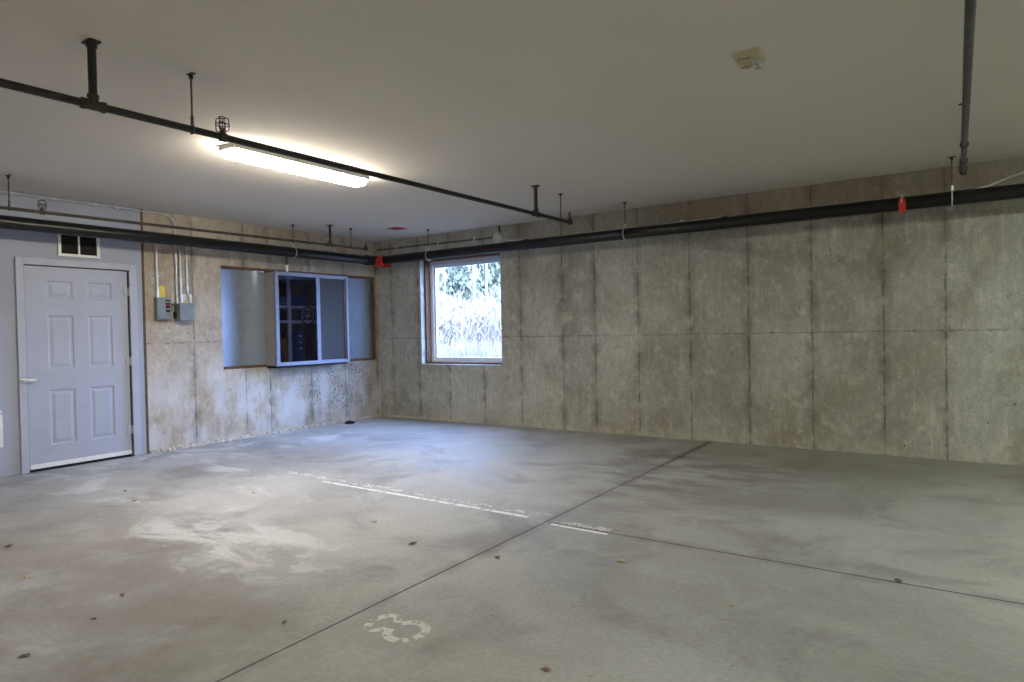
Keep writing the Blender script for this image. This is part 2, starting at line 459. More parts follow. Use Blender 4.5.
# crumbly lime ridge along the foot of the left wall
b = MB(); rng = random.Random(3)
prev = None; n = 150
rows = []
for i in range(n+1):
    y = -3.6 + 3.55*i/n
    h = .018+.03*rng.random(); d = .025+.04*rng.random()
    rows.append([b.bm.verts.new((-.0, y, 0.0)), b.bm.verts.new((.002, y, h)), b.bm.verts.new((d*.5, y, h*.75)), b.bm.verts.new((d, y, 0.0))])
for i in range(n):
    for k in range(3):
        b.bm.faces.new((rows[i][k], rows[i+1][k], rows[i+1][k+1], rows[i][k+1]))
struct(b.build('trim_2', m_crumb), 'crumbling lime ridge along the foot of the left wall')
b = MB(); rows = []
for i in range(61):
    x = .05 + 1.9*i/60
    h = (.012+.022*rng.random()); d = .015+.03*rng.random()
    rows.append([b.bm.verts.new((x, 0, 0)), b.bm.verts.new((x, -.002, h)), b.bm.verts.new((x, -d*.5, h*.7)), b.bm.verts.new((x, -d, 0))])
for i in range(60):
    for k in range(3): b.bm.faces.new((rows[i][k], rows[i+1][k], rows[i+1][k+1], rows[i][k+1]))
struct(b.build('trim_3', m_crumb), 'crumbling lime ridge along the foot of the back wall below the window')

# ---- painted markings, parts of the floor
def strip(pts_lo, pts_hi, mat, name, label):
    b = MB()
    lo = [b.bm.verts.new((x, y, .0012)) for x, y in pts_lo]; hi = [b.bm.verts.new((x, y, .0012)) for x, y in pts_hi]
    for i in range(len(lo)-1): b.bm.faces.new((lo[i], lo[i+1], hi[i+1], hi[i]))
    o = b.build(name, mat, fl); o['label'] = label; return o
def lerp_pts(a, c, n=24, jit=.004, seed=1):
    r = random.Random(seed)
    return [(a[0]+(c[0]-a[0])*i/n, a[1]+(c[1]-a[1])*i/n+(r.random()-.5)*jit) for i in range(n+1)]
strip(lerp_pts((2.9, -3.578), (5.08, -3.602), seed=2), lerp_pts((2.9, -3.548), (5.08, -3.558), seed=3), m_line, 'painted_line', 'solid white edge of the worn stall line')
strip(lerp_pts((2.2, -3.50), (5.20, -3.535), seed=4), lerp_pts((2.2, -3.425), (5.20, -3.455), seed=5), m_line2, 'painted_line', 'flaking white upper edge of the worn stall line')
strip(lerp_pts((5.30, -3.66), (5.72, -3.67), seed=6), lerp_pts((5.30, -3.625), (5.72, -3.635), seed=7), m_line, 'painted_line', 'short solid white dash past the floor joint')
strip(lerp_pts((5.30, -3.60), (5.70, -3.60), seed=8), lerp_pts((5.30, -3.535), (5.70, -3.535), seed=9), m_line2, 'painted_line', 'short flaking white dash past the floor joint')
# stencilled 8, its top towards the left wall
b = MB()
def arc_band(cx, cy, rx, ry, wd, a0, a1, n=22):
    vi, vo = [], []
    for i in range(n+1):
        a = math.radians(a0+(a1-a0)*i/n)
        vi.append(b.bm.verts.new((cx+(rx-wd)*math.cos(a), cy+(ry-wd)*math.sin(a), .0013)))
        vo.append(b.bm.verts.new((cx+rx*math.cos(a), cy+ry*math.sin(a), .0013)))
    for i in range(n): b.bm.faces.new((vi[i], vo[i], vo[i+1], vi[i+1]))
arc_band(5.415, -5.305, .070, .098, .038, 22, 250); arc_band(5.415, -5.305, .070, .098, .034, 275, 338)
arc_band(5.565, -5.312, .100, .108, .042, -168, -38); arc_band(5.565, -5.312, .100, .108, .042, -22, 152)
o = b.build('stall_number', m_num, fl); o['label'] = 'worn white stencilled number 8'

# ------------------------------------------------------------------ picture window in the back wall
win = MB()
# vinyl frame
V0 = .19
for a in ((WX0, WX0+.085, WZ0, WZ1), (WX1-.085, WX1, WZ0, WZ1), (WX0+.085, WX1-.085, WZ0, WZ0+.06), (WX0+.085, WX1-.085, WZ1-.085, WZ1)):
    win.box(a[0], a[1], V0, V0+.07, a[2], a[3], .006)
w1 = struct(win.build('window_1', m_vinyl), 'square white picture window in the concrete wall')
b = MB()
x0, x1, z0, z1 = WX0+.085, WX1-.085, WZ0+.06, WZ1-.085
for a in ((x0, x0+.035, z0, z1), (x1-.035, x1, z0, z1), (x0+.035, x1-.035, z0, z0+.035), (x0+.035, x1-.035, z1-.035, z1)):
    b.box(a[0], a[1], V0+.02, V0+.06, a[2], a[3], .005)
b.build('sash', m_vinyl, w1)
MB().box(x0+.03, x1-.03, V0+.036, V0+.042, z0+.03, z1-.03).build('window_pane', m_glass, w1)
b = MB()
t_ = .03
for a in ((WX0, WX0+t_, WZ0, WZ1), (WX1-t_, WX1, WZ0, WZ1), (WX0+t_, WX1-t_, WZ0, WZ0+t_), (WX0+t_, WX1-t_, WZ1-t_, WZ1)):
    b.box(a[0], a[1], .085, V0, a[2], a[3], .003)
o = b.build('wood_buck', m_wood, w1); o['label'] = 'bare brown timber lining of the window opening'

# ------------------------------------------------------------------ panel door
FX = .03
b = MB()
b.box(-.10, .045, DY0-.065, DY0, 0.004, DZ1+.065, .003); b.box(-.10, .045, DY1, DY1+.075, 0.004, DZ1+.065, .003)
b.box(-.10, .045, DY0, DY1, DZ1, DZ1+.065, .003)
df = struct(b.build('trim_4', m_doorframe), 'blue-grey painted casing around the panel door')

def door_leaf():
    """six-panel leaf as one grid with sunk mouldings"""
    bm = bmesh.new()
    Y0, Y1, Z0, Z1 = DY0+.012, DY1-.012, .045, DZ1-.010
    xs = .012
    cols = [(-4.575, -4.34), (-4.205, -3.965)]
    rows_ = [(.245, .80), (1.01, 1.55), (1.72, 1.90)]
    ys = sorted({Y0, Y1, *[v for c in cols for v in c]}); zs = sorted({Z0, Z1, *[v for r in rows_ for v in r]})
    grid = {(y, z): bm.verts.new((xs, y, z)) for y in ys for z in zs}
    for i in range(len(ys)-1):
        for k in range(len(zs)-1):
            q = [grid[(ys[i], zs[k])], grid[(ys[i+1], zs[k])], grid[(ys[i+1], zs[k+1])], grid[(ys[i], zs[k+1])]]
            if (ys[i], ys[i+1]) in cols and (zs[k], zs[k+1]) in rows_:
                prev = q
                for ins, dep in ((.012, .008), (.026, .008), (.050, .002)):
                    cur = [bm.verts.new((xs-dep, y, z)) for y, z in ((ys[i]+ins, zs[k]+ins), (ys[i+1]-ins, zs[k]+ins), (ys[i+1]-ins, zs[k+1]-ins), (ys[i]+ins, zs[k+1]-ins))]
                    for s in range(4): bm.faces.new((prev[s], prev[(s+1) % 4], cur[(s+1) % 4], cur[s]))
                    prev = cur
                bm.faces.new(prev)
            else: bm.faces.new(q)
    # edges and back
    bx = -.032
    bl = [bm.verts.new((bx, y, z)) for y, z in ((Y0, Z0), (Y1, Z0), (Y1, Z1), (Y0, Z1))]
    bm.faces.new(bl[::-1])
    for s, (seq) in enumerate(([grid[(y, Z0)] for y in ys], [grid[(Y1, z)] for z in zs], [grid[(y, Z1)] for y in ys[::-1]], [grid[(Y0, z)] for z in zs[::-1]])):
        bm.faces.new(seq+[bl[(s+1) % 4], bl[s]])
    return bm
b = MB(); b.add(door_leaf())
d1 = struct(b.build('door_1', m_door), 'blue-grey six-panel door in the partition')
MB().box(-.11, -.06, DY0-.01, DY1+.01, 0.004, DZ1+.01).build('light_block', m_dark, d1)  # dark sheet added to block sky light and darken the gaps round the door
o = MB().box(.013, .024, DY0+.014, DY1-.014, .03, .074, .003).build('kick_strip', m_white, d1); o['label'] = 'white sweep along the foot of the door'
o = MB().box(.0, .02, DY0+.012, DY1-.012, .004, .028, .002).build('gap_shade_strip', m_dark, d1); o['label'] = 'dark strip standing in for the shaded gap under the door'  # solid dark strip in place of the shade below the leaf
b = MB()
b.box(.046, .060, DY0-.060, DY0-.016, .885, .93, .003); b.box(.052, .062, DY0-.03, DY0+.075, .893, .922, .004)
b.tube([(.06, DY0-.038, .895), (.06, DY0-.038, .922)], .009)
o = b.build('hasp', m_zinc, d1); o['label'] = 'zinc hasp across the latch side of the door'
for hz in (.30, 1.05, 1.82):
    b = MB(); b.tube([(.030, DY1-.003, hz-.05), (.030, DY1-.003, hz+.05)], .009, 10)
    b.box(.012, .022, DY1-.05, DY1-.012, hz-.045, hz+.045, .002)
    b.build('hinge', m_doorframe, d1)

# ------------------------------------------------------------------ vent over the door
t = thing('wall_vent', (.02, -4.275, 2.16), 'white framed two-pane wall vent above the panel door', 'vent')
b = MB(); y0, y1, z0, z1 = -4.47, -4.08, 2.155, 2.425; f = .028
for a in ((y0, y0+f, z0, z1), (y1-f, y1, z0, z1), (y0+f, y1-f, z0, z0+f), (y0+f, y1-f, z1-f, z1)): b.box(.018, .042, a[0], a[1], a[2], a[3], .003)
b.build('frame', m_white, t)
MB().box(.020, .038, -4.285, -4.268, z0+f-.002, z1-f+.002, .002).build('mullion', m_white, t)
MB().box(.019, .024, y0+.01, y1-.01, z0+.01, z1-.01).build('opening_shade', m_dark, t)  # flat dark sheet painted in for the shaded vent openings
b = MB()
for k in range(9):
    zz = z0+f+.012+k*.0235
    for (ya, yb) in ((y0+f, -4.287), (-4.266, y1-f)): b.box(.025, .031, ya, yb, zz, zz+.006)
b.build('louver', simple('dark_louver', rgb(28, 23, 17), .8), t)

# white louvred plate cut by the left edge of the photo
t = thing('wall_plate', (.02, -5.06, .29), 'white plastic access plate on blue partition left of the door', 'plate')
MB().box(.018, .034, -5.16, -4.978, .29, .60, .006).build('plate', m_white, t)
MB().box(.018, .044, -5.15, -4.985, .605, .645, .006).build('top_clip', m_zinc, t)

# ------------------------------------------------------------------ sheet metal window bay in the left wall
t = thing('window_bay', (.0, -1.45, .89), 'aluminium sliding window boxed out of the left wall between sheet metal panels', 'window')
BY0, BY1, BZ0, BZ1, BX = -2.07, -.845, .905, 2.135, .24
# timber buck round the opening
b = MB(); k = .035
for a in ((OY0, OY1, OZ1-k, OZ1), (OY0, OY1, OZ0, OZ0+k), (OY1-k, OY1, OZ0+k, OZ1-k)):
    b.box(-.20, -.002, a[0], a[1], a[2], a[3], .002)
o = b.build('timber_surround', m_wood, t); o['label'] = 'bare brown timber lining'
def sheet(y0, y1, z0, z1, fn, name, mat, ny=26, nz=26):
    b = MB(); g = []
    for i in range(ny+1):
        y = y0+(y1-y0)*i/ny
        g.append([(fn(i/ny, j/nz), y, z0+(z1-z0)*j/nz) for j in range(nz+1)])
    th = .004
    fr = [[b.bm.verts.new(v) for v in r] for r in g]; bk = [[b.bm.verts.new((v[0]-th, v[1], v[2])) for v in r] for r in g]
    for i in range(ny):
        for j in range(nz):
            b.bm.faces.new((fr[i][j], fr[i+1][j], fr[i+1][j+1], fr[i][j+1])); b.bm.faces.new((bk[i][j+1], bk[i+1][j+1], bk[i+1][j], bk[i][j]))
    for i in range(ny):
        b.bm.faces.new((fr[i][0], bk[i][0], bk[i+1][0], fr[i+1][0])); b.bm.faces.new((fr[i+1][nz], bk[i+1][nz], bk[i][nz], fr[i][nz]))
    for j in range(nz):
        b.bm.faces.new((fr[0][j+1], bk[0][j+1], bk[0][j], fr[0][j])); b.bm.faces.new((fr[ny][j], bk[ny][j], bk[ny][j+1], fr[ny][j+1]))
    return b.build(name, mat, t, smooth=True)
def left_fn(u, v):
    s = max(0, (u-.50)/.50)
    x = -.045+.050*s*s*(3-2*s)-.010*math.sin(math.pi*min(1, u/.6))
    if u > .7: x += .016*max(0, 1-abs(u-.86)/.12)*max(0, (v-.70)/.3)
    return x
sheet(OY0+.003, BY0-.003, OZ0+k, OZ1-k, left_fn, 'metal_panel', m_galv)
def right_fn(u, v):
    return -.045+.03*math.exp(-((u-.12)/.16)**2)-.012*math.exp(-((u-.6)/.25)**2)
sheet(BY1+.003, OY1-k, OZ0+k, OZ1-k, right_fn, 'metal_panel', m_galv_lit)
# casing box
b = MB(); c_ = .012
b.box(-.10, BX-.03, BY0, BY0+c_, BZ0, BZ1, .002); b.box(-.10, BX-.03, BY1-c_, BY1, BZ0, BZ1, .002)
b.box(-.10, BX-.03, BY0+c_, BY1-c_, BZ1-c_, BZ1, .002); b.box(-.10, BX-.03, BY0+c_, BY1-c_, BZ0, BZ0+c_, .002)
b.build('casing', m_casing, t)
# slider frame
b = MB(); f = .034
for a in ((BY0-.006, BY0+f, BZ0-.006, BZ1+.006), (BY1-f, BY1+.006, BZ0-.006, BZ1+.006), (BY0+f, BY1-f, BZ1-f, BZ1+.006), (BY0+f, BY1-f, BZ0-.006, BZ0+f)):
    b.box(BX-.045, BX, a[0], a[1], a[2], a[3], .004)
b.build('slider_frame', m_alu, t)
ym = -1.395
b = MB(); b.box(BX-.022, BX-.004, ym-.016, ym+.016, BZ0+f-.004, BZ1-f+.004, .003)
b.box(BX-.022, BX-.004, BY0+f-.002, BY0+f+.016, BZ0+f-.004, BZ1-f+.004, .002)
for zz in (BZ0+f-.004, BZ1-f-.010): b.box(BX-.021, BX-.005, BY0+f+.01, ym-.015, zz, zz+.014, .002)
o = b.build('sash', m_alu, t)
MB().box(BX-.016, BX-.012, BY0+f+.012, ym-.016, BZ0+f, BZ1-f).build('glass', m_glass_dim, o)
b = MB(); b.box(BX-.044, BX-.026, ym+.034, ym+.064, BZ0+f-.004, BZ1-f+.004, .003)
b.box(BX-.044, BX-.026, BY1-f-.016, BY1-f+.002, BZ0+f-.004, BZ1-f+.004, .002)
for zz in (BZ0+f-.004, BZ1-f-.010): b.box(BX-.043, BX-.027, ym+.06, BY1-f-.01, zz, zz+.014, .002)
o = b.build('sash', m_alu, t)
MB().box(BX-.037, BX-.034, ym+.06, BY1-f-.01, BZ0+f, BZ1-f).build('insect_screen', m_screen, o)
# dark strip painted in for the shadow gap under the bay
MB().box(.005, BX-.04, BY0+.01, BY1-.01, BZ0-.03, BZ0-.008, .002).build('bay_shadow_strip', m_dark, t)

# ------------------------------------------------------------------ storage room behind the slider
b = MB()
RX0, RX1, RY0, RY1 = -2.6, -.25, -3.6, .25
b.box(RX0-.1, RX0, RY0, RY1, 0, H); b.box(RX0, RX1, RY0-.1, RY0, 0, H); b.box(RX0, RX1, RY1-.05, RY1+.05, 0, H)
struct(b.build('wall_storage', m_rackwall), 'dim storage room walls seen through the sliding window')
struct(MB().box(RX0-.1, -.3, RY0-.1, RY1+.05, -.1, 0).build('floor_storage', m_rackwall))
t = thing('storage_rack', (-.6, -1.3, 0), 'pale metal shelving rack in the dim room behind the sliding window', 'shelving')
for xx in (-.37, -.78):
    for yy in (-2.15, -1.41, -.45): MB().box(xx-.018, xx+.018, yy-.022, yy+.022, 0, 2.4, .003).build('post', m_rack, t)
for zz in (.62, 1.50, 1.71, 2.12):
    MB().box(-.80, -.35, -2.17, -.43, zz-.018, zz+.018, .003).build('shelf', m_rack, t)
wc = (-.30, -1.14, 1.585); R = .125
t = thing('bicycle_wheel', wc, 'small spoked bicycle wheel hung on the rack behind the sliding window', 'wheel')
MB().ring(wc, (1, 0, 0), R, .010, 28, 8).build('tyre', m_rackblue, t, True)
MB().ring(wc, (1, 0, 0), R-.016, .005, 28, 6).build('rim', m_rack, t, True)
b = MB()
for k in range(8):
    a = k*math.pi/4+.3; b.tube([(wc[0]+.004*math.cos(a), wc[1], wc[2]), (wc[0], wc[1]+(R-.016)*math.cos(a), wc[2]+(R-.016)*math.sin(a))], .004, 5)
b.build('spokes', m_rack, t)
MB().tube([(wc[0]-.03, wc[1], wc[2]), (wc[0]+.03, wc[1], wc[2])], .018, 10).build('hub', m_rack, t, True)
def carton(x, y, z, sx, sy, sz, mat, label, name='storage_box'):
    b = MB(); b.box(x-sx/2, x+sx/2, y-sy/2, y+sy/2, z, z+sz*.86, .006)
    b.box(x-sx/2-.008, x+sx/2+.008, y-sy/2-.008, y+sy/2+.008, z+sz*.84, z+sz, .005)
    tag(b.build(name, mat), label, 'box', 'boxes on the storage rack')
carton(-.58, -1.62, .640, .3, .28, .45, m_binp, 'dark blue bin low on the rack at the left of the sliding window')
carton(-.58, -1.22, .640, .3, .22, .62, m_card, 'tall brown carton low on the rack behind the glass pane')
carton(-.58, -1.64, 1.520, .3, .28, .15, m_binp, 'flat blue bin on the middle rack shelf left of the rack post')
carton(-.58, -1.20, 1.730, .3, .30, .14, m_binp, 'flat blue box on the upper rack shelf above the bicycle wheel')
t = thing('added_fill_bulb', (-1.7, -2.6, H), 'unseen bulb added to brighten the storage room', 'bulb')  # out of view, added only to lift the light behind the slider
MB().tube([(-1.7, -2.6, H-.001), (-1.7, -2.6, H-.05), (-1.7, -2.6, H-.08)], [.05, .045, .02], 14).build('socket', m_white, t, True)
b = MB(); bm_ = bmesh.new(); bmesh.ops.create_uvsphere(bm_, u_segments=14, v_segments=10, radius=.04)
bm_.transform(Matrix.Translation((-1.7, -2.6, H-.115))); b.add(bm_); b.build('glass_bulb', lens_mat('fill_bulb_glow', (.9, .92, 1, 1), 160), t, True)
t = thing('drawer_unit', (-.28, -1.345, 0), 'narrow dark drawer tower with three white knobs behind the glass pane', 'drawers')
MB().box(-.34, -.22, -1.40, -1.29, .0, 1.36, .006).build('body', m_rackblue, t)
for zz in (1.11, 1.20, 1.29):
    MB().tube([(-.22, -1.345, zz), (-.205, -1.345, zz)], .013, 10).build('knob', m_white, t, True)

# ------------------------------------------------------------------ electrical boxes
t = thing('disconnect_switch', (0, -3.43, 1.51), 'grey disconnect switch box with black ON OFF label on left wall', 'switch box')
MB().box(.004, .075, -3.515, -3.345, 1.512, 1.765, .008).build('enclosure', m_greybox, t)
MB().box(.075, .082, -3.507, -3.353, 1.52, 1.757, .003).build('cover', m_greybox, t)
cy_ = -3.395; lab = MB().box(.082, .0845, cy_-.024, cy_+.024, 1.595, 1.735, .001).build('label_plate', m_blacklab, t)
MB().box(.0845, .090, cy_-.024, cy_+.024, 1.668, 1.686, .001).build('red_band', m_redplate, t)
RT = Matrix(((0, 0, 1, 0), (1, 0, 0, 0), (0, 1, 0, 0), (0, 0, 0, 1)))   # text in the yz plane facing +x
text_mesh('lettering', 'ON', .026, .0006, m_paper, Matrix.Translation((.0852, cy_, 1.71))@RT, t)
text_mesh('lettering', 'OFF', .022, .0006, m_paper, Matrix.Translation((.0852, cy_, 1.63))@RT, t)
b = MB(); b.box(.01, .05, -3.345, -3.325, 1.60, 1.70, .004); b.tube([(.03, -3.33, 1.66), (.075, -3.328, 1.69)], .007, 8)
b.build('side_lever', m_iron, t)
t = thing('transformer_box', (0, -3.18, 1.50), 'grey steel junction box right of the disconnect switch', 'junction box')
MB().box(.004, .135, -3.285, -3.105, 1.498, 1.70, .010).build('enclosure', m_greybox, t)
MB().box(.128, .142, -3.29, -3.10, 1.664, 1.706, .004).build('lid', m_greybox, t)
b = MB()
b.box(.02, .08, -3.302, -3.285, 1.53, 1.60, .004); b.build('side_bracket', m_iron, t)

tag(MB().box(.001, .006, -3.452, -3.383, 1.768, 1.90, .002).build('yellow_tag', m_yellow), 'yellow card stuck on the concrete above the disconnect switch', 'card')
t = thing('paper_notice', (0, -3.13, 1.715), 'white and yellow paper notice above the junction box', 'notice')
MB().box(.001, .005, -3.20, -3.062, 1.712, 1.815, .0015).build('sheet', m_paper, t)
MB().box(.005, .0065, -3.20, -3.13, 1.712, 1.75, .0005).build('yellow_corner', m_yellow, t)
tag(MB().box(.001, .005, -3.312, -3.275, 1.72, 1.82, .0015).build('paper_slip', m_pink), 'narrow pinkish paper slip between the two grey boxes', 'paper')

# ------------------------------------------------------------------ conduits
def arc(c, u, v, R, a0, a1, n=7):
    c, u, v = Vector(c), Vector(u), Vector(v)
    return [tuple(c+u*R*math.cos(math.radians(a0+(a1-a0)*i/n))+v*R*math.sin(math.radians(a0+(a1-a0)*i/n))) for i in range(n+1)]
def coupling(t, a, b_, r=.017):
    MB().tube([a, b_], r, 10).build('coupling', m_zinc, t, True)
# long run under the ceiling, then down into the junction box
zc, xc = 2.722, .045
t = thing('conduit', (xc, -3.268, 1.70), 'long pale conduit along ceiling edge bending down into the junction box', 'conduit', 'conduits on the left wall')
pts = [(xc, -9.5, zc), (xc, -3.398, zc)] + arc((xc, -3.398, zc-.13), (0, 0, 1), (0, 1, 0), .13, 0, 90) + [(xc, -3.268, 1.70)]
MB().tube(pts, .0125, 10).build('tube', m_emt, t, True)
for y in (-5.05, -4.50, -4.12): coupling(t, (xc, y-.03, zc), (xc, y+.03, zc))
for y in (-4.85, -3.9):
    b = MB(); b.box(.02, xc+.002, y-.012, y+.012, zc-.018, zc+.018, .002); b.build('strap', m_zinc, t)
b = MB(); b.box(0, xc+.002, -3.293, -3.243, 2.2, 2.225, .002); b.build('strap', m_zinc, t)
coupling(t, (xc, -3.268, 1.70), (xc, -3.268, 1.76), .019)
t = thing('conduit', (.03, -3.485, 1.765), 'pale conduit rising from the disconnect switch', 'conduit', 'conduits on the left wall')
pts = [(.03, -3.485, 1.765), (.03, -3.485, 2.42)] + arc((.03, -3.405, 2.42), (0, -1, 0), (0, 0, 1), .08, 0, 90) + [(.03, -3.365, 2.50)]
MB().tube(pts, .0125, 10).build('tube', m_emt, t, True); coupling(t, (.03, -3.485, 1.765), (.03, -3.485, 1.86), .018)
b = MB(); b.box(0, .032, -3.51, -3.46, 2.0, 2.022, .002); b.build('strap', m_zinc, t)
t = thing('conduit', (.06, -3.215, 1.70), 'middle pale conduit rising from the junction box', 'conduit', 'conduits on the left wall')
pts = [(.06, -3.228, 1.70), (.06, -3.228, 2.38)] + arc((.06, -3.151, 2.38), (0, -1, 0), (0, 0, 1), .077, 0, 90) + [(.06, -3.11, 2.457)]
MB().tube(pts, .0125, 10).build('tube', m_emt, t, True); coupling(t, (.06, -3.228, 1.70), (.06, -3.228, 1.80), .018)
t = thing('conduit', (.03, -3.12, 1.76), 'rightmost pale conduit bending into the junction box over the paper notice', 'conduit', 'conduits on the left wall')
pts = [(.10, -3.15, 1.70), (.085, -3.142, 1.755), (.05, -3.135, 1.80), (.03, -3.132, 1.85), (.03, -3.132, 2.30)] + [(.03, -3.132, 2.36), (.022, -3.132, 2.41), (.002, -3.132, 2.45)]
MB().tube(pts, .0115, 10).build('tube', m_emt, t, True); coupling(t, (.03, -3.132, 1.85), (.03, -3.132, 1.91), .017)

# back wall: round junction box with wire conduits
t = thing('round_junction_box', (2.36, 0, 2.58), 'round silver junction box on the concrete above the window', 'junction box')
MB().tube([(2.36, 0, 2.58), (2.36, -.055, 2.58)], .072, 22).build('body', m_zinc, t, True)
MB().tube([(2.36, -.055, 2.58), (2.36, -.064, 2.58)], [.076, .070], 22).build('cover', m_zinc, t, True)
for a in (.8, 3.9):
    b = MB(); b.tube([(2.36+.05*math.cos(a), -.064, 2.58+.05*math.sin(a)), (2.36+.05*math.cos(a), -.069, 2.58+.05*math.sin(a))], .007, 8); b.build('screw', m_iron, t)
MB().tube([(2.38, -.03, 2.65), (2.38, -.03, H)], .011, 8).build('riser', m_branch, t, True)
t = thing('conduit', (.1, -.03, 2.60), 'thin grey conduit from the wall corner to the round junction box', 'conduit', 'conduits on the back wall')
MB().tube([(.02, -.03, 2.615), (1.2, -.03, 2.61), (2.29, -.03, 2.595)], .010, 8).build('tube', m_rod, t, True)
for x in (.45, 1.28, 1.95): MB().box(x-.012, x+.012, -.042, 0, 2.585, 2.635, .002).build('strap', m_zinc, t)
t = thing('conduit', (5, -.03, 2.50), 'thin grey conduit along the back wall rising at the right edge', 'conduit', 'conduits on the back wall')
MB().tube([(2.42, -.03, 2.56), (2.6, -.03, 2.52), (3.0, -.03, 2.505), (5.4, -.03, 2.512), (6.2, -.03, 2.47), (7.55, -.03, 2.47), (7.8, -.03, 2.525), (8.06, -.03, 2.61), (8.4, -.03, 2.72)], .011, 8).build('tube', m_emt, t, True)
for x in (3.6, 4.95): MB().box(x-.012, x+.012, -.042, 0, 2.485, 2.535, .002).build('strap', m_zinc, t)

# ------------------------------------------------------------------ main sprinkler pipe (left wall, corner elbow, back wall)
PX, PY, PZ, PR = .375, -.42, 2.388, .063
t = thing('sprinkler_main_pipe', (PX, PY, PZ), 'thick black sprinkler main pipe running along both walls below the ceiling', 'pipe')
MB().tube([(PX, -9.6, PZ-.002), (PX, PY-.12, PZ)], PR, 20).build('pipe_run', m_black_pipe, t, True)
MB().tube([(PX+.12, PY, PZ), (XR-.02, PY, PZ-.006)], PR, 20).build('pipe_run', m_black_pipe, t, True)
cc = (PX+.12, PY-.12, PZ)
o = MB().tube(arc(cc, (-1, 0, 0), (0, 1, 0), .12, 0, 90, 9), PR+.004, 20).build('corner_elbow', m_black_pipe, t, True)
b = MB(); b.tube([(PX, PY-.20, PZ), (PX, PY-.12, PZ)], PR+.012, 20); b.build('coupling', m_black_pipe, t, True)
ex = PX+.155
b = MB(); b.tube([(ex-.035, PY, PZ), (ex+.035, PY, PZ)], PR+.010, 20)
for s in (-1, 1):
    for dx in (-1, 1):
        b.extrude([(-.045, -.055), (.045, -.055), (.012, .075), (-.012, .075)], -.012, .012,
                  Matrix.Translation((ex+dx*.034, PY+s*(PR+.012), PZ-.045))@Matrix.Rotation(math.radians(90), 4, 'X'))
o = b.build('elbow_coupling', m_red, t, True); o['label'] = 'red painted coupling with flared lugs'
for x in (3.05, 5.55):
    b = MB(); b.tube([(x-.03, PY, PZ), (x+.03, PY, PZ)], PR+.006, 20); b.build('coupling', m_black_pipe, t, True)
# drain nipple under the left run with white end
o = MB().tube([(PX, -1.99, PZ-PR+.01), (PX, -1.99, 2.215)], .012, 10).build('drain_nipple', m_branch, t, True)
MB().tube([(PX, -1.99, 2.215), (PX, -1.99, 2.13)], .0155, 12).build('white_cap', m_white, o, True)

# red tag hung on the back run
t = thing('valve_tag', (7.155, PY, PZ), 'red tag hanging on the thick black pipe at the right of the back wall', 'tag')
b = MB(); b.ring((7.155, PY, PZ), (1, 0, 0), PR+.006, .004, 20, 6); b.build('wire_loop', m_zinc, t, True)
Rr = Matrix.Translation((7.155, PY-PR-.008, 2.365))@Matrix.Rotation(math.radians(90), 4, 'X')
b = MB(); b.extrude([(-.027, -.070), (.027, -.070), (.027, .02), (.018, .062), (-.018, .062), (-.027, .02)], -.0025, .0025, Rr)
b.build('tag_plate', m_red, t)
b = MB(); b.box(7.147, 7.1558, PY-PR-.016, PY-PR-.011, 2.385, 2.425, .002); b.tube([(7.155, PY-PR-.006, 2.415), (7.155, PY-PR+.01, 2.458)], .004, 6)
b.build('white_clip', m_white, t)

# ------------------------------------------------------------------ hangers
def hanger(x, y, zp, r, label, ringmat, rod=.0065):
    """ceiling plate, threaded rod and loop round a pipe at height zp"""
    t = thing('pipe_hanger', (x, y, H), label, 'hanger', 'pipe hangers')
    top = zp+r+.035
    b = MB(); b.box(x-.03, x+.03, y-.012, y+.012, H-.006, H, .002); b.tube([(x, y, H-.006), (x, y, H-.028)], .012, 8); b.build('ceiling_plate', m_branch, t)
    MB().tube([(x, y, top-.01), (x, y, H-.006)], rod, 8).build('rod', m_rod, t, True)
    return t, top
def clevis(x, y, zp, r, label, along):
    t, top = hanger(x, y, zp, r, label, m_zinc)
    b = MB(); ax = (1, 0, 0) if along == 'x' else (0, 1, 0)
    b.ring((x, y, zp), ax, r+.006, .006, 24, 8)
    b.tube([(x, y, zp+r+.004), (x, y, top+.012)], .012, 8)
    b.build('ring', m_zinc, t, True)
def band(x, y, zp, r, label, along='y'):
    t, top = hanger(x, y, zp, r, label, m_zinc, .0055)
    b = MB(); b.ring((x, y, zp), (0, 1, 0), r+.004, .004, 18, 8); b.tube([(x, y, zp+r), (x, y, top+.02)], .009, 8)
    b.build('ring', m_rod, t, True)
clevis(PX, -1.88, PZ, PR, 'ring hanger on the thick black pipe above the sliding window', 'y')
clevis(1.43, PY, PZ, PR, 'ring hanger on the thick black pipe above the picture window', 'x')
clevis(4.42, PY, PZ, PR, 'ring hanger on the thick black pipe midway along the back wall', 'x')
clevis(7.53, PY, PZ, PR, 'ring hanger with white strap on the thick pipe right of the red tag', 'x')

